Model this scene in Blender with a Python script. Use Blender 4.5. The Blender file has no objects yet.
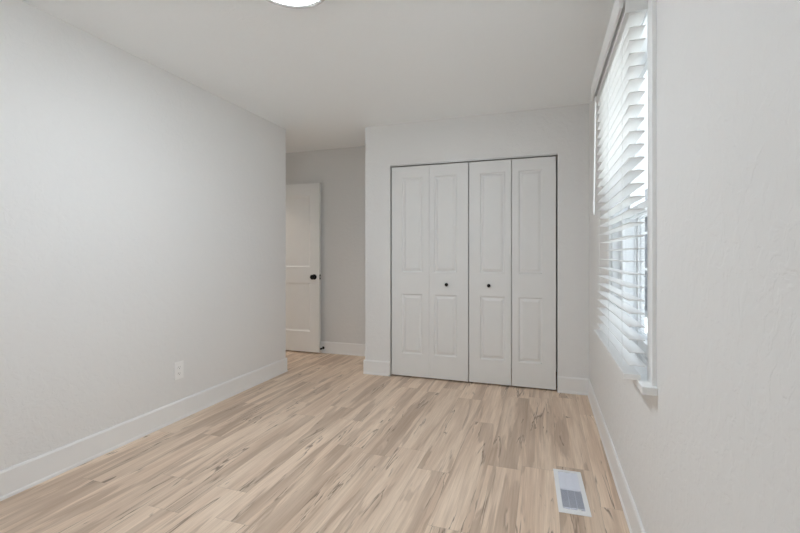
import bpy, bmesh, math, random
from mathutils import Vector, Matrix

S = bpy.context.scene
COL = S.collection

# ------------------------------------------------------------------ camera, world, light, exposure
CAM_H = 1.1708
cam_d = bpy.data.cameras.new('camera')
cam_d.sensor_width = 36.0
cam_d.lens = 425.9 / 800 * 36.0
cam_d.shift_y = -11.2 / 800
cam_d.clip_start = 0.02
cam = bpy.data.objects.new('camera', cam_d)
cam.location = (0, 0, CAM_H)
cam.rotation_euler = (math.radians(90), 0, 0.326)
COL.objects.link(cam)
S.camera = cam

SKY_STRENGTH = 2.05
LAMP_STRENGTH = 66.0
SUN_STRENGTH = 25.0
world = bpy.data.worlds.new('overcast_sky')
S.world = world
world.use_nodes = True
wn = world.node_tree
bg = wn.nodes['Background']
bg.inputs['Color'].default_value = (0.85, 0.955, 1.05, 1)
bg.inputs['Strength'].default_value = SKY_STRENGTH

sun_d = bpy.data.lights.new('sun', 'SUN')
sun_d.energy = SUN_STRENGTH
sun_d.angle = math.radians(1.0)
sun_d.color = (0.97, 1.0, 0.98)
sun = bpy.data.objects.new('sun', sun_d)
sun.rotation_euler = Vector((0.36, -0.36, -0.86)).to_track_quat('-Z', 'Y').to_euler()   # stands behind the house, over its far corner
COL.objects.link(sun)

S.view_settings.view_transform = 'Standard'
S.view_settings.look = 'None'
S.view_settings.gamma = 1
S.view_settings.exposure = 0.43
S.view_settings.use_curve_mapping = False
S.cycles.use_denoising = True
S.cycles.max_bounces = 14
S.cycles.diffuse_bounces = 10
S.cycles.transparent_max_bounces = 16
S.cycles.sample_clamp_indirect = 8
S.cycles.caustics_reflective = False
S.cycles.caustics_refractive = False

# room dimensions (metres; camera stands at x = 0, y = 0, back wall along x)
H = 2.44
XL, XR = -2.4649, 0.3584
YB, YF, YE, YH = 3.8834, -0.52, 3.695, 4.5537
XC = -1.6757
OX0, OX1, OZ = -1.415, 0.110, 2.045          # closet opening
WY0, WY1, WZ0, WZ1 = 1.70, 2.635, 0.728, 2.075  # window opening in the right wall
WT = 0.16
FX0, FX1, FZ0, FZ1 = -1.20, -0.40, 1.00, 2.00   # unseen window added behind the camera for fill daylight


def portal(name, loc, rot, sx, sy):
    l = bpy.data.lights.new(name, 'AREA')
    l.shape = 'RECTANGLE'
    l.size, l.size_y = sx, sy
    l.cycles.is_portal = True
    o = bpy.data.objects.new(name, l)
    o.location = loc
    o.rotation_euler = rot
    COL.objects.link(o)


R90 = math.radians(90)
portal('sky_portal', (XR + WT + 0.02, (WY0 + WY1) / 2, (WZ0 + WZ1) / 2), (0, R90, 0), WZ1 - WZ0, WY1 - WY0)
portal('sky_portal', ((FX0 + FX1) / 2, YF - WT - 0.02, (FZ0 + FZ1) / 2), (R90, 0, 0), FX1 - FX0, FZ1 - FZ0)


# ------------------------------------------------------------------ materials
def new_mat(name):
    m = bpy.data.materials.new(name)
    m.use_nodes = True
    nt = m.node_tree
    return m, nt, nt.nodes['Principled BSDF']


def N(nt, kind, **kw):
    n = nt.nodes.new(kind)
    for k, v in kw.items():
        if k == 'ins':
            for i, val in v.items():
                n.inputs[i].default_value = val
        else:
            setattr(n, k, v)
    return n


def plain(name, col, rough=0.5, metal=0.0, bump=0.0, bscale=200.0, var=0.02):
    """solid colour with a little procedural tone variation and an optional fine bump"""
    m, nt, b = new_mat(name)
    tc = N(nt, 'ShaderNodeTexCoord')
    no = N(nt, 'ShaderNodeTexNoise', ins={'Scale': 9.0, 'Detail': 3.0})
    nt.links.new(tc.outputs['Object'], no.inputs['Vector'])
    r = N(nt, 'ShaderNodeMix', data_type='RGBA')
    r.inputs[6].default_value = tuple(c * (1 - var) for c in col) + (1,)
    r.inputs[7].default_value = tuple(min(1, c * (1 + var)) for c in col) + (1,)
    nt.links.new(no.outputs['Fac'], r.inputs[0])
    nt.links.new(r.outputs[2], b.inputs['Base Color'])
    b.inputs['Roughness'].default_value = rough
    b.inputs['Metallic'].default_value = metal
    if bump:
        n2 = N(nt, 'ShaderNodeTexNoise', ins={'Scale': bscale, 'Detail': 2.0})
        nt.links.new(tc.outputs['Object'], n2.inputs['Vector'])
        bp = N(nt, 'ShaderNodeBump', ins={'Strength': bump, 'Distance': 0.002})
        nt.links.new(n2.outputs['Fac'], bp.inputs['Height'])
        nt.links.new(bp.outputs['Normal'], b.inputs['Normal'])
    return m


def textured_wall(name, col, strength=0.35):
    """painted drywall with a soft trowelled skip texture"""
    m, nt, b = new_mat(name)
    L = nt.links.new
    tc = N(nt, 'ShaderNodeTexCoord')
    warp = N(nt, 'ShaderNodeTexNoise', ins={'Scale': 5.0, 'Detail': 2.0})
    L(tc.outputs['Object'], warp.inputs['Vector'])
    add = N(nt, 'ShaderNodeVectorMath', operation='MULTIPLY_ADD')
    L(warp.outputs['Color'], add.inputs[0])
    add.inputs[1].default_value = (0.12, 0.12, 0.12)
    L(tc.outputs['Object'], add.inputs[2])
    n1 = N(nt, 'ShaderNodeTexNoise', ins={'Scale': 26.0, 'Detail': 3.0, 'Roughness': 0.55, 'Distortion': 0.6})
    L(add.outputs[0], n1.inputs['Vector'])
    rmp = N(nt, 'ShaderNodeMapRange', ins={'From Min': 0.44, 'From Max': 0.60})
    rmp.interpolation_type = 'SMOOTHSTEP'
    L(n1.outputs['Fac'], rmp.inputs['Value'])
    n2 = N(nt, 'ShaderNodeTexNoise', ins={'Scale': 170.0, 'Detail': 2.0})
    L(tc.outputs['Object'], n2.inputs['Vector'])
    mul = N(nt, 'ShaderNodeMath', operation='MULTIPLY_ADD', ins={1: 0.35})
    L(n2.outputs['Fac'], mul.inputs[0])
    L(rmp.outputs['Result'], mul.inputs[2])
    bp = N(nt, 'ShaderNodeBump', ins={'Strength': strength, 'Distance': 0.0012})
    L(mul.outputs[0], bp.inputs['Height'])
    L(bp.outputs['Normal'], b.inputs['Normal'])
    b.inputs['Base Color'].default_value = (*col, 1)
    b.inputs['Roughness'].default_value = 0.62
    return m


def floor_mat():
    """vinyl planks along y: every plank its own tone, long grain, wavy heartwood, cracks and knots"""
    m, nt, b = new_mat('wood_plank_vinyl')
    L = nt.links.new
    W, LEN = 0.182, 1.22

    def math_(op, a, bb=None, c=None):
        n = N(nt, 'ShaderNodeMath', operation=op)
        for i, v in enumerate((a, bb, c)):
            if v is None:
                continue
            if hasattr(v, 'links'):
                L(v, n.inputs[i])
            else:
                n.inputs[i].default_value = v
        return n.outputs[0]

    def rng(v, a, bb, lo=0.0, hi=1.0, smooth=False):
        n = N(nt, 'ShaderNodeMapRange', ins={'From Min': a, 'From Max': bb, 'To Min': lo, 'To Max': hi})
        if smooth:
            n.interpolation_type = 'SMOOTHSTEP'
        L(v, n.inputs['Value'])
        return n.outputs['Result']

    def mix(f, a, bb, mode='MIX'):
        n = N(nt, 'ShaderNodeMix', data_type='RGBA', blend_type=mode)
        for i, v in ((0, f), (6, a), (7, bb)):
            if hasattr(v, 'links'):
                L(v, n.inputs[i])
            elif isinstance(v, tuple):
                n.inputs[i].default_value = (*v, 1)
            else:
                n.inputs[i].default_value = v
        return n.outputs[2]

    tc = N(nt, 'ShaderNodeTexCoord')
    sep = N(nt, 'ShaderNodeSeparateXYZ')
    L(tc.outputs['Object'], sep.inputs[0])
    x, y = sep.outputs[0], sep.outputs[1]
    fx = math_('DIVIDE', math_('ADD', x, 5.03), W)
    row = math_('FLOOR', fx)
    wr = N(nt, 'ShaderNodeTexWhiteNoise', noise_dimensions='1D')
    L(row, wr.inputs['W'])
    fy = math_('ADD', math_('DIVIDE', math_('ADD', y, 7.0), LEN), wr.outputs['Value'])
    colm = math_('FLOOR', fy)
    cid = N(nt, 'ShaderNodeCombineXYZ')
    L(row, cid.inputs[0]); L(colm, cid.inputs[1])
    wid = N(nt, 'ShaderNodeTexWhiteNoise', noise_dimensions='3D')
    L(cid.outputs[0], wid.inputs['Vector'])
    sid = N(nt, 'ShaderNodeSeparateXYZ')
    L(wid.outputs['Color'], sid.inputs[0])
    r1, r2, r3 = sid.outputs
    ox = math_('MULTIPLY', r1, 37.0)
    oy = math_('MULTIPLY', r2, 53.0)

    def noise(sx, sy, detail=3.0, rough=0.5, dist=0.0, zoff=0.0):
        c = N(nt, 'ShaderNodeCombineXYZ')
        L(math_('MULTIPLY_ADD', x, sx, ox), c.inputs[0])
        L(math_('MULTIPLY_ADD', y, sy, oy), c.inputs[1])
        c.inputs[2].default_value = zoff
        n = N(nt, 'ShaderNodeTexNoise', ins={'Scale': 1.0, 'Detail': detail, 'Roughness': rough, 'Distortion': dist})
        L(c.outputs[0], n.inputs['Vector'])
        return n.outputs['Fac']

    pale = (0.860, 0.700, 0.555)
    mid = (0.720, 0.555, 0.425)
    heart = (0.430, 0.310, 0.228)
    dark = (0.150, 0.105, 0.075)
    big = noise(15.0, 0.8, 3.0, 0.5, 0.4, 1.0)
    base = mix(rng(big, 0.38, 0.66, smooth=True), pale, mid)
    # heartwood bands with a crisp wavy border
    hw = noise(10.0, 0.8, 5.0, 0.5, 0.6, 7.0)
    hmask = rng(math_('MULTIPLY_ADD', r3, 0.10, hw), 0.565, 0.605, smooth=True)
    hfade = rng(noise(14.0, 1.4, 3.0, 0.5, 0.0, 4.0), 0.30, 0.70)
    base = mix(math_('MULTIPLY', hmask, math_('MULTIPLY_ADD', hfade, 0.55, 0.25)), base, heart)
    # fine grain
    g = noise(150.0, 4.0, 4.0, 0.6, 0.2, 2.0)
    base = mix(rng(g, 0.35, 0.75, 0.0, 0.40), base, heart)
    g2 = noise(60.0, 2.2, 3.0, 0.6, 0.3, 31.0)
    base = mix(rng(g2, 0.45, 0.72, 0.0, 0.25), base, heart)
    # cracks: thin dark streaks where a slow mask allows them
    ck = noise(13.0, 1.0, 4.0, 0.5, 0.5, 11.0)
    ckm = rng(noise(7.0, 1.5, 2.0, 0.5, 0.0, 15.0), 0.52, 0.60, smooth=True)
    cline = rng(math_('ABSOLUTE', math_('SUBTRACT', ck, 0.5)), 0.0, 0.016, 1.0, 0.0)
    halo = rng(math_('ABSOLUTE', math_('SUBTRACT', ck, 0.53)), 0.0, 0.05, 1.0, 0.0)
    base = mix(math_('MULTIPLY', math_('MULTIPLY', halo, ckm), 0.45), base, pale)
    base = mix(math_('MULTIPLY', math_('MULTIPLY', cline, ckm), 0.85), base, dark)
    # knots
    kn = noise(24.0, 5.0, 2.0, 0.5, 0.6, 21.0)
    base = mix(rng(kn, 0.70, 0.78, 0.0, 0.75, smooth=True), base, dark)
    # tone of each plank
    base = mix(1.0, base, mix(r1, (0.93, 0.925, 0.92), (1.04, 1.04, 1.04)), 'MULTIPLY')
    # seams
    ex = math_('MULTIPLY', math_('ABSOLUTE', math_('SUBTRACT', math_('FRACT', fx), 0.5)), W)
    ey = math_('MULTIPLY', math_('ABSOLUTE', math_('SUBTRACT', math_('FRACT', fy), 0.5)), LEN)
    seam = math_('MAXIMUM', rng(ex, W / 2 - 0.0014, W / 2 - 0.0004), rng(ey, LEN / 2 - 0.0016, LEN / 2 - 0.0005))
    base = mix(math_('MULTIPLY', seam, 0.32), base, dark)
    L(base, b.inputs['Base Color'])
    L(rng(g, 0.3, 0.7, 0.38, 0.52), b.inputs['Roughness'])
    bp = N(nt, 'ShaderNodeBump', ins={'Strength': 0.25, 'Distance': 0.0008})
    L(math_('SUBTRACT', math_('MULTIPLY', g, 0.3), seam), bp.inputs['Height'])
    L(bp.outputs['Normal'], b.inputs['Normal'])
    b.inputs['Specular IOR Level'].default_value = 0.35
    return m


def glass_mat(name, tint=(1, 1, 1), opacity=0.06):
    m = bpy.data.materials.new(name)
    m.use_nodes = True
    nt = m.node_tree
    nt.nodes.clear()
    out = N(nt, 'ShaderNodeOutputMaterial')
    tr = N(nt, 'ShaderNodeBsdfTransparent')
    tr.inputs[0].default_value = (*tint, 1)
    gl = N(nt, 'ShaderNodeBsdfGlossy')
    gl.inputs['Roughness'].default_value = 0.02
    fr = N(nt, 'ShaderNodeFresnel', ins={'IOR': 1.25})
    mx = N(nt, 'ShaderNodeMixShader')
    geo = N(nt, 'ShaderNodeNewGeometry')
    frn = N(nt, 'ShaderNodeMath', operation='SUBTRACT', ins={0: 1.0})   # only the outer skin of the pane reflects
    nt.links.new(geo.outputs['Backfacing'], frn.inputs[1])
    mul = N(nt, 'ShaderNodeMath', operation='MULTIPLY')
    nt.links.new(fr.outputs[0], mul.inputs[0])
    nt.links.new(frn.outputs[0], mul.inputs[1])
    nt.links.new(mul.outputs[0], mx.inputs[0])
    nt.links.new(tr.outputs[0], mx.inputs[1])
    nt.links.new(gl.outputs[0], mx.inputs[2])
    nt.links.new(mx.outputs[0], out.inputs[0])
    return m


def screen_mat():
    """fine grey insect mesh: about a third thread, the rest hole"""
    m = bpy.data.materials.new('insect_mesh')
    m.use_nodes = True
    nt = m.node_tree
    nt.nodes.clear()
    out = N(nt, 'ShaderNodeOutputMaterial')
    tr = N(nt, 'ShaderNodeBsdfTransparent')
    df = N(nt, 'ShaderNodeBsdfDiffuse')
    df.inputs[0].default_value = (0.06, 0.065, 0.07, 1)
    mx = N(nt, 'ShaderNodeMixShader', ins={0: 0.33})
    nt.links.new(tr.outputs[0], mx.inputs[1])
    nt.links.new(df.outputs[0], mx.inputs[2])
    nt.links.new(mx.outputs[0], out.inputs[0])
    return m


def emit_mat(name, col, strength):
    m, nt, b = new_mat(name)
    b.inputs['Base Color'].default_value = (0.9, 0.9, 0.9, 1)
    b.inputs['Emission Color'].default_value = (*col, 1)
    b.inputs['Emission Strength'].default_value = strength
    return m


M = dict(
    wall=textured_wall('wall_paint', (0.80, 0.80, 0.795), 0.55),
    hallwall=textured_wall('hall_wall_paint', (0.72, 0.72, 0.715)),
    ceil=textured_wall('ceiling_paint', (0.93, 0.955, 0.97), 0.3),
    floor=floor_mat(),
    trim=plain('white_trim_paint', (0.85, 0.855, 0.855), 0.38),
    door=plain('white_door_paint', (0.80, 0.805, 0.80), 0.42),
    black=plain('matte_black_metal', (0.012, 0.012, 0.013), 0.35, 0.6),
    rubber=plain('black_rubber', (0.015, 0.015, 0.015), 0.7),
    nickel=plain('brushed_nickel', (0.62, 0.62, 0.61), 0.42, 0.9),
    plastic=plain('white_plastic', (0.90, 0.90, 0.895), 0.32),
    slot=plain('dark_slot', (0.05, 0.05, 0.05), 0.6),
    blind=plain('white_faux_wood', (0.77, 0.77, 0.765), 0.40),
    cord=plain('white_cord', (0.80, 0.80, 0.79), 0.8),
    vinyl=plain('white_window_vinyl', (0.80, 0.81, 0.82), 0.35),
    grille=plain('white_enamel_sky_tint', (0.74, 0.77, 0.86), 0.35),  # blue of the reflected daylight mixed into the white enamel
    vwhite=plain('white_enamel', (0.86, 0.87, 0.89), 0.32),
    well=plain('dark_duct', (0.50, 0.52, 0.57), 0.7),
    track=plain('track_metal', (0.62, 0.62, 0.62), 0.4, 0.3),
    dark=plain('closet_shadow_paint', (0.55, 0.55, 0.54), 0.8),
    glass=glass_mat('window_glass'),
    screen=screen_mat(),
    siding=plain('pale_grey_siding', (0.13, 0.14, 0.16), 0.7),
    roofing=plain('grey_shingle', (0.16, 0.16, 0.17), 0.9, bump=0.6, bscale=40),
    grass=plain('dry_lawn', (0.345, 0.36, 0.36), 0.95, bump=0.8, bscale=30, var=0.25),
    warm_lens=emit_mat('lit_warm_glass', (1.0, 0.90, 0.79), 40.0),
    lens=emit_mat('lit_acrylic_lens', (0.92, 1.0, 1.075), LAMP_STRENGTH),
)


# ------------------------------------------------------------------ mesh helpers
class MB:
    def __init__(self):
        self.bm = bmesh.new()

    def box(self, x0, x1, y0, y1, z0, z1, bev=0.0, seg=2):
        r = bmesh.ops.create_cube(self.bm, size=1.0)
        vs = r['verts']
        for v in vs:
            v.co = Vector((x0 + (v.co.x + .5) * (x1 - x0), y0 + (v.co.y + .5) * (y1 - y0), z0 + (v.co.z + .5) * (z1 - z0)))
        if bev:
            es = list({e for v in vs for e in v.link_edges})
            bmesh.ops.bevel(self.bm, geom=es, offset=bev, segments=seg, affect='EDGES', profile=0.6)
        return self

    def face(self, pts):
        self.bm.faces.new([self.bm.verts.new(Vector(p)) for p in pts])
        return self

    def prism(self, prof, a, b, axis):
        """extrude a closed 2-D profile from a to b along 'x', 'y' or 'z'"""
        def P(u, v, t):
            return {'x': (t, u, v), 'y': (u, t, v), 'z': (u, v, t)}[axis]
        A = [self.bm.verts.new(P(u, v, a)) for u, v in prof]
        B = [self.bm.verts.new(P(u, v, b)) for u, v in prof]
        n = len(prof)
        self.bm.faces.new(A)
        self.bm.faces.new(B[::-1])
        for i in range(n):
            self.bm.faces.new([A[i], B[i], B[(i + 1) % n], A[(i + 1) % n]])
        return self

    def lathe(self, prof, seg=40, mat=None):
        """revolve (r, z) points about z, then transform by mat"""
        rings = []
        for r, z in prof:
            if r < 1e-6:
                rings.append([self.bm.verts.new((0, 0, z))])
            else:
                rings.append([self.bm.verts.new((r * math.cos(2 * math.pi * k / seg), r * math.sin(2 * math.pi * k / seg), z)) for k in range(seg)])
        new = [v for r in rings for v in r]
        for a, b in zip(rings, rings[1:]):
            for k in range(seg):
                q = [a[k % len(a)], a[(k + 1) % len(a)], b[(k + 1) % len(b)], b[k % len(b)]]
                q = list(dict.fromkeys(q))
                if len(q) > 2:
                    f = self.bm.faces.new(q)
                    f.smooth = True
        if mat:
            for v in new:
                v.co = mat @ v.co
        return self

    def rod(self, p, q, r, seg=10):
        p, q = Vector(p), Vector(q)
        d = q - p
        mt = Matrix.Translation(p) @ d.to_track_quat('Z', 'Y').to_matrix().to_4x4()
        return self.lathe([(0, 0), (r, 0), (r, d.length), (0, d.length)], seg, mt)

    def build(self, name, mat, parent=None, kind=None, merge=True):
        if merge:
            bmesh.ops.remove_doubles(self.bm, verts=self.bm.verts[:], dist=1e-5)
        bmesh.ops.recalc_face_normals(self.bm, faces=self.bm.faces[:])
        me = bpy.data.meshes.new(name)
        self.bm.to_mesh(me)
        self.bm.free()
        me.materials.append(mat)
        if any(p.use_smooth for p in me.polygons):
            flags = [p.use_smooth for p in me.polygons]
            me.set_sharp_from_angle(angle=math.radians(40))
            me.polygons.foreach_set('use_smooth', flags)
        o = bpy.data.objects.new(name, me)
        COL.objects.link(o)
        if parent:
            o.parent = parent
            o.matrix_parent_inverse = Matrix.Translation(-parent.location)
        if kind:
            o['kind'] = kind
        return o


def tag(o, label, cat, group=None, kind=None):
    o['label'] = label
    o['category'] = cat
    if group:
        o['group'] = group
    if kind:
        o['kind'] = kind
    return o


def thing(name, loc, label, cat, group=None, kind=None):
    o = bpy.data.objects.new(name, None)
    o.empty_display_size = 0.1
    o.location = loc
    COL.objects.link(o)
    return tag(o, label, cat, group, kind)


def struct(mb, name, mat, label, cat):
    return tag(mb.build(name, mat), label, cat, None, 'structure')


def slab_with_hole(mb, axis, t0, t1, u0, u1, z0, z1, hu0, hu1, hz0, hz1):
    """wall slab (axis 'x' or 'y' is its thickness t) with a rectangular hole"""
    def bx(a, b, c, d):
        if b - a < 1e-6 or d - c < 1e-6:
            return
        if axis == 'x':
            mb.box(t0, t1, a, b, c, d)
        else:
            mb.box(a, b, t0, t1, c, d)
    bx(u0, hu0, z0, z1); bx(hu1, u1, z0, z1); bx(hu0, hu1, z0, hz0); bx(hu0, hu1, hz1, z1)
    return mb


# ------------------------------------------------------------------ room shell
XW = -3.32
struct(MB().box(-4.85, XR + WT, YF - WT, 5.4, -0.12, 0.0), 'floor', M['floor'],
       'light tan wood-look plank floor running toward the closet', 'floor')
struct(MB().box(-4.85, XR + WT, YF - WT, 5.4, H, H + 0.12), 'ceiling', M['ceil'],
       'white textured ceiling holding the round light', 'ceiling')
struct(MB().box(XW - 0.14, XL, YF, YE, 0, H), 'wall_left', M['wall'],
       'long white wall with the outlet, left of the hall nook', 'wall')
struct(slab_with_hole(MB(), 'x', XR, XR + WT, YF, YB, 0, H, WY0, WY1, WZ0, WZ1), 'wall_right', M['wall'],
       'white textured wall around the window with blinds', 'wall')
struct(slab_with_hole(MB(), 'y', YF - WT, YF, XW - 0.14, XR + WT, 0, H, FX0, FX1, FZ0, FZ1), 'wall_front', M['wall'],
       'white wall behind the camera with an added fill-light window', 'wall')
wb = MB()
wb.box(XC, OX0, YB, YB + 0.11, 0, H).box(OX1, XR + WT, YB, YB + 0.11, 0, H).box(OX0, OX1, YB, YB + 0.11, OZ, H)
wb.box(XC, XC + 0.10, YB + 0.11, YH, 0, H)
struct(wb, 'wall_back', M['wall'], 'white wall around the bifold closet doors', 'wall')
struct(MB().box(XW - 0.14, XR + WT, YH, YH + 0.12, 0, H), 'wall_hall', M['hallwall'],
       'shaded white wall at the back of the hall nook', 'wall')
DW0, DW1, DWZ = YH - 0.845, YH - 0.070, 2.045
struct(slab_with_hole(MB(), 'x', XW - 0.12, XW, YE, YH, 0, H, DW0, DW1, 0.0, DWZ), 'wall_nook', M['wall'],
       'white side wall of the hall nook with the doorway the open door belongs to', 'wall')
mb = MB()
mb.box(XW - .12, XW, DW0 - .001, DW0 + .015, 0, DWZ).box(XW - .12, XW, DW1 - .015, DW1 + .001, 0, DWZ).box(XW - .12, XW, DW0 + .015, DW1 - .015, DWZ - .015, DWZ + .001)
struct(mb, 'trim_2', M['trim'], 'white jamb of the hall doorway', 'trim')
HX0, HY0, HY1 = -4.75, 3.1, 5.3
mb = MB()
mb.box(HX0 - .1, HX0, HY0, HY1, 0, H).box(HX0, XW - .12, HY0 - .1, HY0, 0, H).box(HX0, XW - .12, HY1, HY1 + .1, 0, H)
mb.box(XW - .14, XW - .12, YH + .12, HY1, 0, H)
struct(mb, 'wall_corridor', M['wall'], 'white corridor walls beyond the hall doorway', 'wall')
struct(MB().box(XR, XR + WT, YB + 0.11, YH, 0, H), 'wall_closet', M['wall'],
       'right side wall inside the closet', 'wall')

# baseboards: flat board with an eased top and a small shoe strip at the floor
BH, BT, SH, ST = 0.138, 0.010, 0.017, 0.015


def base_prof(p, s):
    """profile across the wall at plane p, standing out in direction s"""
    return [(p, 0), (p + s * ST, 0), (p + s * ST, SH * .7), (p + s * (BT + .0015), SH), (p + s * BT, SH + .001), (p + s * BT, BH - .010),
            (p + s * (BT - .002), BH - .006), (p + s * (BT - .004), BH), (p, BH)]


mb = MB().prism(base_prof(XL, 1), YF, YE + ST, 'y')
mb.prism(base_prof(YE, 1), XW, XL + 0.002, 'x')
struct(mb, 'baseboard_left', M['trim'], 'long white baseboard under the outlet wall', 'baseboard')
struct(MB().prism(base_prof(XR, -1), YF, YB, 'y'), 'baseboard_right', M['trim'],
       'white baseboard under the window', 'baseboard')
mb = MB().prism(base_prof(YB, -1), XC - ST, OX0, 'x')
mb.prism(base_prof(XC, -1), YB - 0.002, YH, 'y')
struct(mb, 'baseboard_back_left', M['trim'], 'short white baseboard between hall nook and closet', 'baseboard')
struct(MB().prism(base_prof(YB, -1), OX1, XR - BT, 'x'), 'baseboard_back_right', M['trim'],
       'short white baseboard between closet and window wall', 'baseboard')
struct(MB().prism(base_prof(YH, -1), XW, XC - ST, 'x'), 'baseboard_hall', M['trim'],
       'white baseboard in the hall nook beside the open door', 'baseboard')

# closet header track
mb = MB().box(OX0 + .001, OX1 - .001, YB + 0.004, YB + 0.055, OZ - 0.013, OZ)
struct(mb, 'trim_1', M['track'], 'thin pale track strip along the top of the closet opening', 'trim')


# ------------------------------------------------------------------ panelled door leaves
def panel_leaf(mb, x0, x1, y, t, z0, z1, panels, steps, both=False):
    """leaf facing -y at plane y, thickness t; panels = [(px0, px1, pz0, pz1)]; steps = [(inset, depth)]"""
    xs = sorted({x0, x1, *[p[0] for p in panels], *[p[1] for p in panels]})
    zs = sorted({z0, z1, *[p[2] for p in panels], *[p[3] for p in panels]})
    e = 1e-6

    def side(yy, sgn):
        for i in range(len(xs) - 1):
            for j in range(len(zs) - 1):
                a, b, c, d = xs[i], xs[i + 1], zs[j], zs[j + 1]
                if any(p[0] - e <= a and b <= p[1] + e and p[2] - e <= c and d <= p[3] + e for p in panels):
                    continue
                mb.face([(a, yy, c), (b, yy, c), (b, yy, d), (a, yy, d)])
        for p in panels:
            ring = [(p[0], p[1], p[2], p[3], yy)]
            for ins, dep in steps:
                ring.append((p[0] + ins, p[1] - ins, p[2] + ins, p[3] - ins, yy + sgn * dep))
            for r, q in zip(ring, ring[1:]):
                A = [(r[0], r[4], r[2]), (r[1], r[4], r[2]), (r[1], r[4], r[3]), (r[0], r[4], r[3])]
                B = [(q[0], q[4], q[2]), (q[1], q[4], q[2]), (q[1], q[4], q[3]), (q[0], q[4], q[3])]
                for k in range(4):
                    mb.face([A[k], A[(k + 1) % 4], B[(k + 1) % 4], B[k]])
            q = ring[-1]
            mb.face([(q[0], q[4], q[2]), (q[1], q[4], q[2]), (q[1], q[4], q[3]), (q[0], q[4], q[3])])
    side(y, 1)
    if both:
        side(y + t, -1)
    else:
        mb.face([(x0, y + t, z0), (x1, y + t, z0), (x1, y + t, z1), (x0, y + t, z1)])
    mb.face([(x0, y, z0), (x0, y + t, z0), (x0, y + t, z1), (x0, y, z1)])
    mb.face([(x1, y, z0), (x1, y + t, z0), (x1, y + t, z1), (x1, y, z1)])
    mb.face([(x0, y, z0), (x1, y, z0), (x1, y + t, z0), (x0, y + t, z0)])
    mb.face([(x0, y, z1), (x1, y, z1), (x1, y + t, z1), (x0, y + t, z1)])
    return mb


RAISED = [(0.008, 0.0090), (0.016, 0.0100), (0.038, 0.0015)]
DY = YB + 0.016          # face of the closet doors
DZ0, DZ1 = 0.013, OZ - 0.022
PZ = [(1.008, 1.918), (0.227, 0.800)]   # (upper, lower) panel heights
KNOB = [(0, 0), (0.010, 0), (0.008, 0.004), (0.0075, 0.012), (0.0135, 0.016), (0.0165, 0.022), (0.015, 0.028), (0.009, 0.031), (0, 0.032)]


def bifold(label, leaves, knob_leaf, knob_x):
    x0 = leaves[0][0]
    root = thing('bifold_closet_door', (x0, DY, DZ0), label, 'closet door', 'bifold closet doors in the white wall', 'thing')
    for i, (a, b, pa, pb) in enumerate(leaves):
        mb = MB()
        panel_leaf(mb, a, b, DY, 0.034, DZ0, DZ1, [(pa, pb, *PZ[0]), (pa, pb, *PZ[1])], RAISED)
        leaf = mb.build('door_leaf', M['door'], root)
        if i == knob_leaf:
            k = MB().lathe(KNOB, 24, Matrix.Translation((knob_x, DY, 0.898)) @ Matrix.Rotation(R90, 4, 'X'))
            kn = k.build('knob', M['black'], leaf)
            kn['label'] = 'small round black knob'
    return root


bifold('left white bifold closet door, the pair nearer the hall nook',
       [(-1.4025, -1.0265, -1.298, -1.093), (-1.0245, -0.6580, -0.980, -0.764)], 1, -0.857)
bifold('right white bifold closet door, the pair nearer the window',
       [(-0.6495, -0.2765, -0.551, -0.329), (-0.2710, 0.0975, -0.213, -0.012)], 0, -0.470)

# ------------------------------------------------------------------ hall door, swung open against the nook wall
HY = YH - 0.075
RECESS = [(0.006, 0.006), (0.016, 0.011), (0.026, 0.012)]
hx1, hx0 = -2.525, -3.287
hd = thing('door_1', (hx0, HY, 0.015), 'white two-panel hall door standing open in the nook', 'door', None, 'structure')
mb = MB()
panel_leaf(mb, hx0, hx1, HY, 0.036, 0.015, 2.030, [(hx0 + .125, hx1 - .125, 1.03, 1.88), (hx0 + .125, hx1 - .125, 0.26, 0.84)], RECESS, True)
leaf = mb.build('door_leaf', M['door'], hd)
DK = [(0, 0), (0.032, 0), (0.032, 0.006), (0.028, 0.009), (0.013, 0.010), (0.012, 0.030), (0.022, 0.036), (0.0285, 0.046), (0.0285, 0.054),
      (0.022, 0.063), (0.010, 0.066), (0, 0.066)]
kx, kz = hx1 - 0.066, 0.913
dk = MB().lathe(DK, 28, Matrix.Translation((kx, HY, kz)) @ Matrix.Rotation(R90, 4, 'X')).build('door_knob', M['black'], hd)
dk['label'] = 'round black door knob'
mb = MB().box(hx1, hx1 + 0.0015, HY + 0.006, HY + 0.030, kz - 0.029, kz + 0.029)
lp = mb.build('latch_plate', M['black'], hd)
lp['label'] = 'black latch plate on the door edge'
MB().box(hx1 + .0015, hx1 + 0.010, HY + 0.012, HY + 0.024, kz - 0.008, kz + 0.008, 0.002).build('latch_bolt', M['nickel'], lp)
for z in (0.25, 1.02, 1.80):
    MB().rod((hx0 - 0.008, HY - 0.004, z - .045), (hx0 - 0.008, HY - 0.004, z + .045), 0.0065).build('hinge', M['black'], hd)

ds = thing('door_stop', (-2.506, YH - BT, 0.062), 'small black door stop low on the nook baseboard beside the open door', 'door stop')
MB().rod((-2.506, YH - BT, .062), (-2.506, YH - BT - .005, .062), 0.016, 18).rod((-2.506, YH - BT, .062), (-2.506, YH - .058, .062), 0.0065, 12).build('spring', M['black'], ds)
MB().rod((-2.506, YH - .056, .062), (-2.506, YH - .072, .062), 0.011, 16).build('rubber_tip', M['rubber'], ds)

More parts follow.
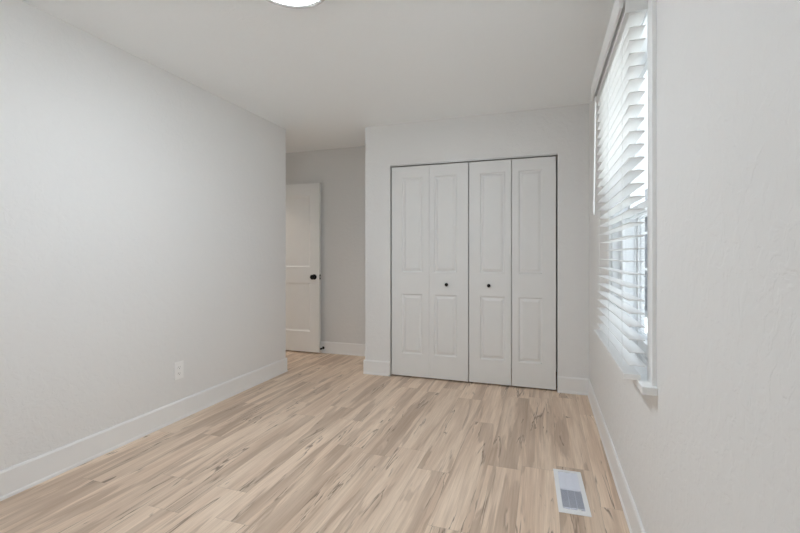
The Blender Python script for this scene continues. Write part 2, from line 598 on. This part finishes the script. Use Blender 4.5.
# ------------------------------------------------------------------ window in the right wall
win = thing('window_1', (XR, (WY0 + WY1) / 2, WZ0), 'white double-hung window behind the blinds', 'window', None, 'structure')
CW = 0.068
CX = XR - 0.013
mb = MB()
mb.box(CX, XR, WY0 - CW, WY0 + .004, WZ0, WZ1 + CW, 0.002)
mb.box(CX, XR, WY1 - .004, WY1 + CW, WZ0, WZ1 + CW, 0.002)
mb.box(CX, XR, WY0 + .004, WY1 - .004, WZ1 - .004, WZ1 + CW, 0.002)
mb.build('casing', M['trim'], win)
mb = MB()
mb.box(0.312, XR + .0005, WY0 - CW - 0.018, WY1 + CW + 0.018, WZ0 - 0.026, WZ0 + .002, 0.004)
mb.box(XR - .004, XR + 0.045, WY0 + .0005, WY1 - .0005, WZ0 - .004, WZ0 + .002)
mb.build('stool', M['trim'], win, merge=False)
# vinyl frame: jamb liners with tracks, head, sill
mb = MB()
x0, x1 = XR, XR + WT
j = 0.022
mb.box(x0 + .0005, x1, WY0 - .003, WY0 + j, WZ0 + .0005, WZ1 + .003).box(x0 + .0005, x1, WY1 - j, WY1 + .003, WZ0 + .0005, WZ1 + .003)
mb.box(x0 + .0005, x1, WY0 + j - .001, WY1 - j + .001, WZ1 - j, WZ1 + .002).box(x0 + .03, x1 + .02, WY0 + j - .001, WY1 - j + .001, WZ0 - .003, WZ0 + j)
for xx in (x0 + .035, x0 + .072, x0 + .110, x0 + .140):
    mb.box(xx, xx + .007, WY1 - j - .010, WY1 - j + .003, WZ0 + j + .001, WZ1 - j - .001)
    mb.box(xx, xx + .007, WY0 + j - .003, WY0 + j + .010, WZ0 + j + .001, WZ1 - j - .001)
mb.build('frame', M['vinyl'], win, merge=False)
ZM = 1.385


def sash(name, xa, xb, z0, z1, rb, rt):
    ya, yb = WY0 + j + .004, WY1 - j - .004
    mb = MB()
    st = 0.036
    mb.box(xa, xb, ya, ya + st, z0, z1, 0.003).box(xa, xb, yb - st, yb, z0, z1, 0.003)
    mb.box(xa, xb, ya + st, yb - st, z0, z0 + rb, 0.003).box(xa, xb, ya + st, yb - st, z1 - rt, z1, 0.003)
    s = mb.build(name, M['vinyl'], win)
    xm = (xa + xb) / 2
    MB().box(xm - .002, xm + .002, ya + st - .002, yb - st + .002, z0 + rb - .002, z1 - rt + .002).build('glass_pane', M['glass'], s)
    return s


sash('lower_sash', x0 + .044, x0 + .070, WZ0 + j, ZM + .016, 0.05, 0.032)
sash('upper_sash', x0 + .081, x0 + .107, ZM - .018, WZ1 - j, 0.034, 0.045)
mb = MB()
xs = x0 + .122
ya, yb = WY0 + j + .003, WY1 - j - .003
mb.box(xs, xs + .012, ya, ya + .018, WZ0 + j, ZM).box(xs, xs + .012, yb - .018, yb, WZ0 + j, ZM)
mb.box(xs, xs + .012, ya + .018, yb - .018, ZM - .018, ZM).box(xs, xs + .012, ya + .018, yb - .018, WZ0 + j, WZ0 + j + .018)
sf = mb.build('screen_frame', M['vinyl'], win)
MB().face([(xs + .006, ya + .01, WZ0 + .03), (xs + .006, yb - .01, WZ0 + .03), (xs + .006, yb - .01, ZM - .01), (xs + .006, ya + .01, ZM - .01)]).build('screen', M['screen'], sf)

# ------------------------------------------------------------------ blind hung over the casing
bl = thing('window_blind', (0.30, (WY0 + WY1) / 2, 2.08), 'white slatted blind with open slats over the window', 'blinds')
BY0, BY1 = 1.694, 2.640
SX0, SX1 = 0.284, 0.334
mb = MB()
mb.prism([(0.256, 2.052), (0.264, 2.050), (0.266, 2.058), (0.266, 2.132), (0.260, 2.140), (0.254, 2.132), (0.254, 2.064)], BY0 - .004, BY1 + .020, 'y')
mb.box(0.266, CX - .001, BY1 + .012, BY1 + .020, 2.052, 2.136)
mb.build('valance', M['blind'], bl)
mb = MB().box(0.274, CX - .0005, BY0 - .002, BY1 + .002, 2.034, 2.086, 0.002)
mb.build('headrail', M['blind'], bl)
# slats: slightly crowned, level, one mesh
mb = MB()
nsl, zb, zt = 28, 0.783, 2.016
for k in range(nsl):
    z = zb + (zt - zb) * k / (nsl - 1)
    prof_t, prof_b = [], []
    for q in range(7):
        u = q / 6
        xx = SX0 + (SX1 - SX0) * u
        cr = 0.0008 * (1 - (2 * u - 1) ** 2)
        prof_t.append((xx, z + cr + 0.0014))
        prof_b.append((xx, z + cr - 0.0014))
    mb.prism(prof_b + prof_t[::-1], BY0 - .018, BY1, 'y')
mb.build('slats', M['blind'], bl)
mb = MB().box(0.268, 0.322, BY0 - .002, BY1 + .002, 0.7325, 0.750, 0.003)
br = mb.build('bottom_rail', M['blind'], bl)
for yy in (BY0 - .0035, BY1 + .0035):
    MB().box(0.2675, 0.3225, yy - .0015, yy + .0015, 0.7315, 0.7505, 0.001).build('end_cap', M['plastic'], br)
for yy in (1.815, 2.167, 2.520):
    mb = MB()
    for xx in (SX0 - .0012, SX1 + .0012):
        mb.rod((xx, yy, 0.750), (xx, yy, 2.042), 0.0008, 6)
    mb.build('ladder_cord', M['cord'], bl)
mb = MB().rod((0.262, 2.585, 1.405), (0.272, 2.592, 2.052), 0.0042, 10).lathe(
    [(0, -.01), (0.005, -.008), (0.0058, 0), (0.0058, .06), (0.0042, .07)], 12, Matrix.Translation((0.262, 2.585, 1.405)))
wd = mb.build('tilt_wand', M['plastic'], bl)

# ------------------------------------------------------------------ added window behind the camera, lets in fill daylight
w2 = thing('fill_window', ((FX0 + FX1) / 2, YF, FZ0), 'unseen white window added behind the camera for fill daylight', 'window', None, 'structure')
mb = MB()
y0, y1 = YF - WT, YF
mb.box(FX0 - CW, FX0, YF, YF + .013, FZ0, FZ1 + CW).box(FX1, FX1 + CW, YF, YF + .013, FZ0, FZ1 + CW).box(FX0, FX1, YF, YF + .013, FZ1, FZ1 + CW)
mb.build('casing', M['trim'], w2)
MB().box(FX0 - CW, FX1 + CW, YF - .02, YF + .05, FZ0 - .026, FZ0, .004).build('stool', M['trim'], w2)
mb = MB()
mb.box(FX0, FX0 + .04, y0 + .03, y0 + .07, FZ0, FZ1).box(FX1 - .04, FX1, y0 + .03, y0 + .07, FZ0, FZ1)
xm = (FX0 + FX1) / 2
mb.box(FX0 + .04, FX1 - .04, y0 + .03, y0 + .07, FZ0, FZ0 + .045).box(FX0 + .04, FX1 - .04, y0 + .03, y0 + .07, FZ1 - .045, FZ1)
mb.box(xm - .03, xm + .03, y0 + .031, y0 + .069, FZ0 + .045, FZ1 - .045)
fr = mb.build('frame', M['vinyl'], w2)
for a, b in ((FX0 + .038, xm - .028), (xm + .028, FX1 - .038)):
    MB().box(a, b, y0 + .048, y0 + .052, FZ0 + .043, FZ1 - .043).build('glass_pane', M['glass'], fr)

# ------------------------------------------------------------------ ceiling light
lc = (-1.086, 1.660)
cl = thing('ceiling_light', (*lc, H), 'round flush ceiling light with a lit white lens, cut by the picture top', 'ceiling light')
RL = 0.177
T = Matrix.Translation((*lc, 0))
mb = MB().lathe([(RL - .026, 2.386), (RL - .012, 2.381), (RL - .004, 2.382), (RL, 2.388), (RL, 2.412), (RL - .006, 2.420), (RL - .006, H), (RL - .03, H), (RL - .03, 2.40), (RL - .026, 2.386)], 96, T)
rim = mb.build('rim', M['nickel'], cl)
rim['label'] = 'thin brushed metal ring around the lens'
mb = MB().lathe([(0, 2.362), (0.04, 2.3628), (0.08, 2.3655), (0.115, 2.373), (0.138, 2.381), (RL - .0255, 2.3875), (RL - .0255, 2.392), (0, 2.392)], 96, T)
mb.build('lens', M['lens'], cl)

hl = thing('corridor_light', (-4.05, 4.05, H), 'round warm ceiling light in the corridor beyond the hall doorway', 'ceiling light')
T = Matrix.Translation((-4.05, 4.05, 0))
MB().lathe([(.15, 2.40), (.16, 2.40), (.16, H), (.14, H), (.14, 2.405), (.15, 2.40)], 48, T).build('rim', M['nickel'], hl)
MB().lathe([(0, 2.36), (.06, 2.364), (.11, 2.378), (.1485, 2.402), (.1485, 2.406), (0, 2.406)], 48, T).build('lens', M['warm_lens'], hl)

# ------------------------------------------------------------------ floor register
VX0, VX1, VY0, VY1 = 0.0555, 0.1945, 2.075, 2.483
fv_rot = math.radians(2.3)
fv = thing('floor_vent', ((VX0 + VX1) / 2, (VY0 + VY1) / 2, 0), 'white metal floor vent set in the plank floor near the window wall', 'floor vent')
IX0, IX1, IY0, IY1 = 0.077, 0.173, 2.103, 2.457
mb = MB()
ft = 0.0055
for (a, b, c, d) in ((VX0, IX0, VY0, VY1), (IX1, VX1, VY0, VY1), (IX0, IX1, VY0, IY0), (IX0, IX1, IY1, VY1)):
    mb.box(a, b, c, d, 0.0, ft)
bm = mb.bm
bmesh.ops.remove_doubles(bm, verts=bm.verts[:], dist=1e-5)
out = [e for e in bm.edges if all(abs(v.co.z - ft) < 1e-5 for v in e.verts) and
       (all(abs(v.co.x - VX0) < 1e-5 for v in e.verts) or all(abs(v.co.x - VX1) < 1e-5 for v in e.verts) or
        all(abs(v.co.y - VY0) < 1e-5 for v in e.verts) or all(abs(v.co.y - VY1) < 1e-5 for v in e.verts))]
for v in {v for e in out for v in e.verts}:
    v.co.z = 0.0022
mb.build('frame', M['vwhite'], fv)
MB().box(IX0, IX1, IY0, IY1, 0.0002, 0.0006).build('duct_backing', M['well'], fv)
ymid = (IY0 + IY1) / 2
for (a, b, ang) in ((IY0 + .016, ymid - .004, -30), (ymid + .004, IY1 - .004, 24)):
    mb = MB()
    n = 22
    for k in range(n):
        yc = a + (b - a) * (k + .5) / n
        c, s_ = math.cos(math.radians(ang)), math.sin(math.radians(ang))
        hw, th = 0.0040, 0.0005
        pts = [(yc + u * c - v * s_, 0.0033 + (u * s_ + v * c) * .6) for u, v in ((-hw, -th), (hw, -th), (hw, th), (-hw, th))]
        mb.prism(pts, IX0, IX1, 'x')
    mb.build('louvers', M['grille'], fv)
mb = MB().box(IX0, IX1, ymid - .003, ymid + .003, 0.0006, 0.0050)
for xx in (IX0 + .032, IX0 + .064):
    mb.box(xx - .001, xx + .001, IY0, IY1, 0.0006, 0.0053)
mb.box(IX0, IX1, IY0 + .010, IY0 + .014, 0.0006, 0.0050)
mb.build('crossbars', M['grille'], fv)
MB().box(IX0 + .062, IX0 + .078, IY0 + .002, IY0 + .008, 0.0006, 0.0065, .001).build('damper_lever', M['vwhite'], fv)

fv.rotation_euler.z = fv_rot

# ------------------------------------------------------------------ wall outlet
oy, oz = 2.368, 0.352
wo = thing('wall_outlet', (XL, oy, oz), 'white duplex power outlet low on the long left wall', 'outlet')
mb = MB().box(XL, XL + .006, oy - .040, oy + .040, oz - .062, oz + .062, .003, 3)
mb.build('cover_plate', M['plastic'], wo)
for s_ in (-1, 1):
    zc = oz + s_ * .0215
    rc = MB()
    rc.lathe([(0, .0055), (0.0175, .0055), (0.0175, .0072), (0.0165, .0080), (0, .0080)], 28,
             Matrix.Translation((XL, oy, zc)) @ Matrix.Rotation(R90, 4, 'Y') @ Matrix.Scale(.82, 4, (1, 0, 0)))
    r = rc.build('receptacle', M['plastic'], wo)
    sl = MB().box(XL + .0079, XL + .0084, oy - .0075, oy - .0050, zc - .001, zc + .0075).box(XL + .0079, XL + .0084, oy + .0050, oy + .0072, zc - .001, zc + .0065)
    sl.lathe([(0, 0), (.0026, 0), (.0026, .0004), (0, .0004)], 14, Matrix.Translation((XL + .0079, oy, zc - .0075)) @ Matrix.Rotation(R90, 4, 'Y'))
    sl.build('slots', M['slot'], r)
MB().lathe([(0, 0), (.003, 0), (.0026, .001), (0, .0014)], 14, Matrix.Translation((XL + .006, oy, oz)) @ Matrix.Rotation(R90, 4, 'Y')).build('screw', M['plastic'], wo)

# ------------------------------------------------------------------ outside
mb = MB().box(-12, 40, -25, 60, -0.75, -0.55)
struct(mb, 'ground', M['grass'], 'dry lawn outside the window', 'ground')
nh = thing('neighbour_house', (5.0, 16.0, -0.55), 'pale grey house with upright siding seen through the lower blinds', 'house')
mb = MB()
hx_0, hx_1, hy_0, hy_1 = 1.5, 11.0, 15.0, 24.0
mb.box(hx_0, hx_1, hy_0, hy_1, -0.55, 2.4)
xx = hx_0 + .2
while xx < hx_1:
    mb.box(xx, xx + .05, hy_0 - .03, hy_0, -0.55, 2.4)
    xx += .4
mb.build('siding', M['siding'], nh)
mb = MB().prism([(hx_0 - .4, 2.4), (hx_1 + .4, 2.4), ((hx_0 + hx_1) / 2, 4.6)], hy_0 - .4, hy_1 + .4, 'y')
mb.build('roof', M['roofing'], nh)
for a in (2.6, 4.6):
    f_ = MB().box(a, a + .9, hy_0 - .05, hy_0 - .005, 0.7, 1.9).build('window', M['vinyl'], nh)
    MB().box(a + .07, a + .83, hy_0 - .06, hy_0 - .05, 0.77, 1.83).build('pane', M['siding'], f_)
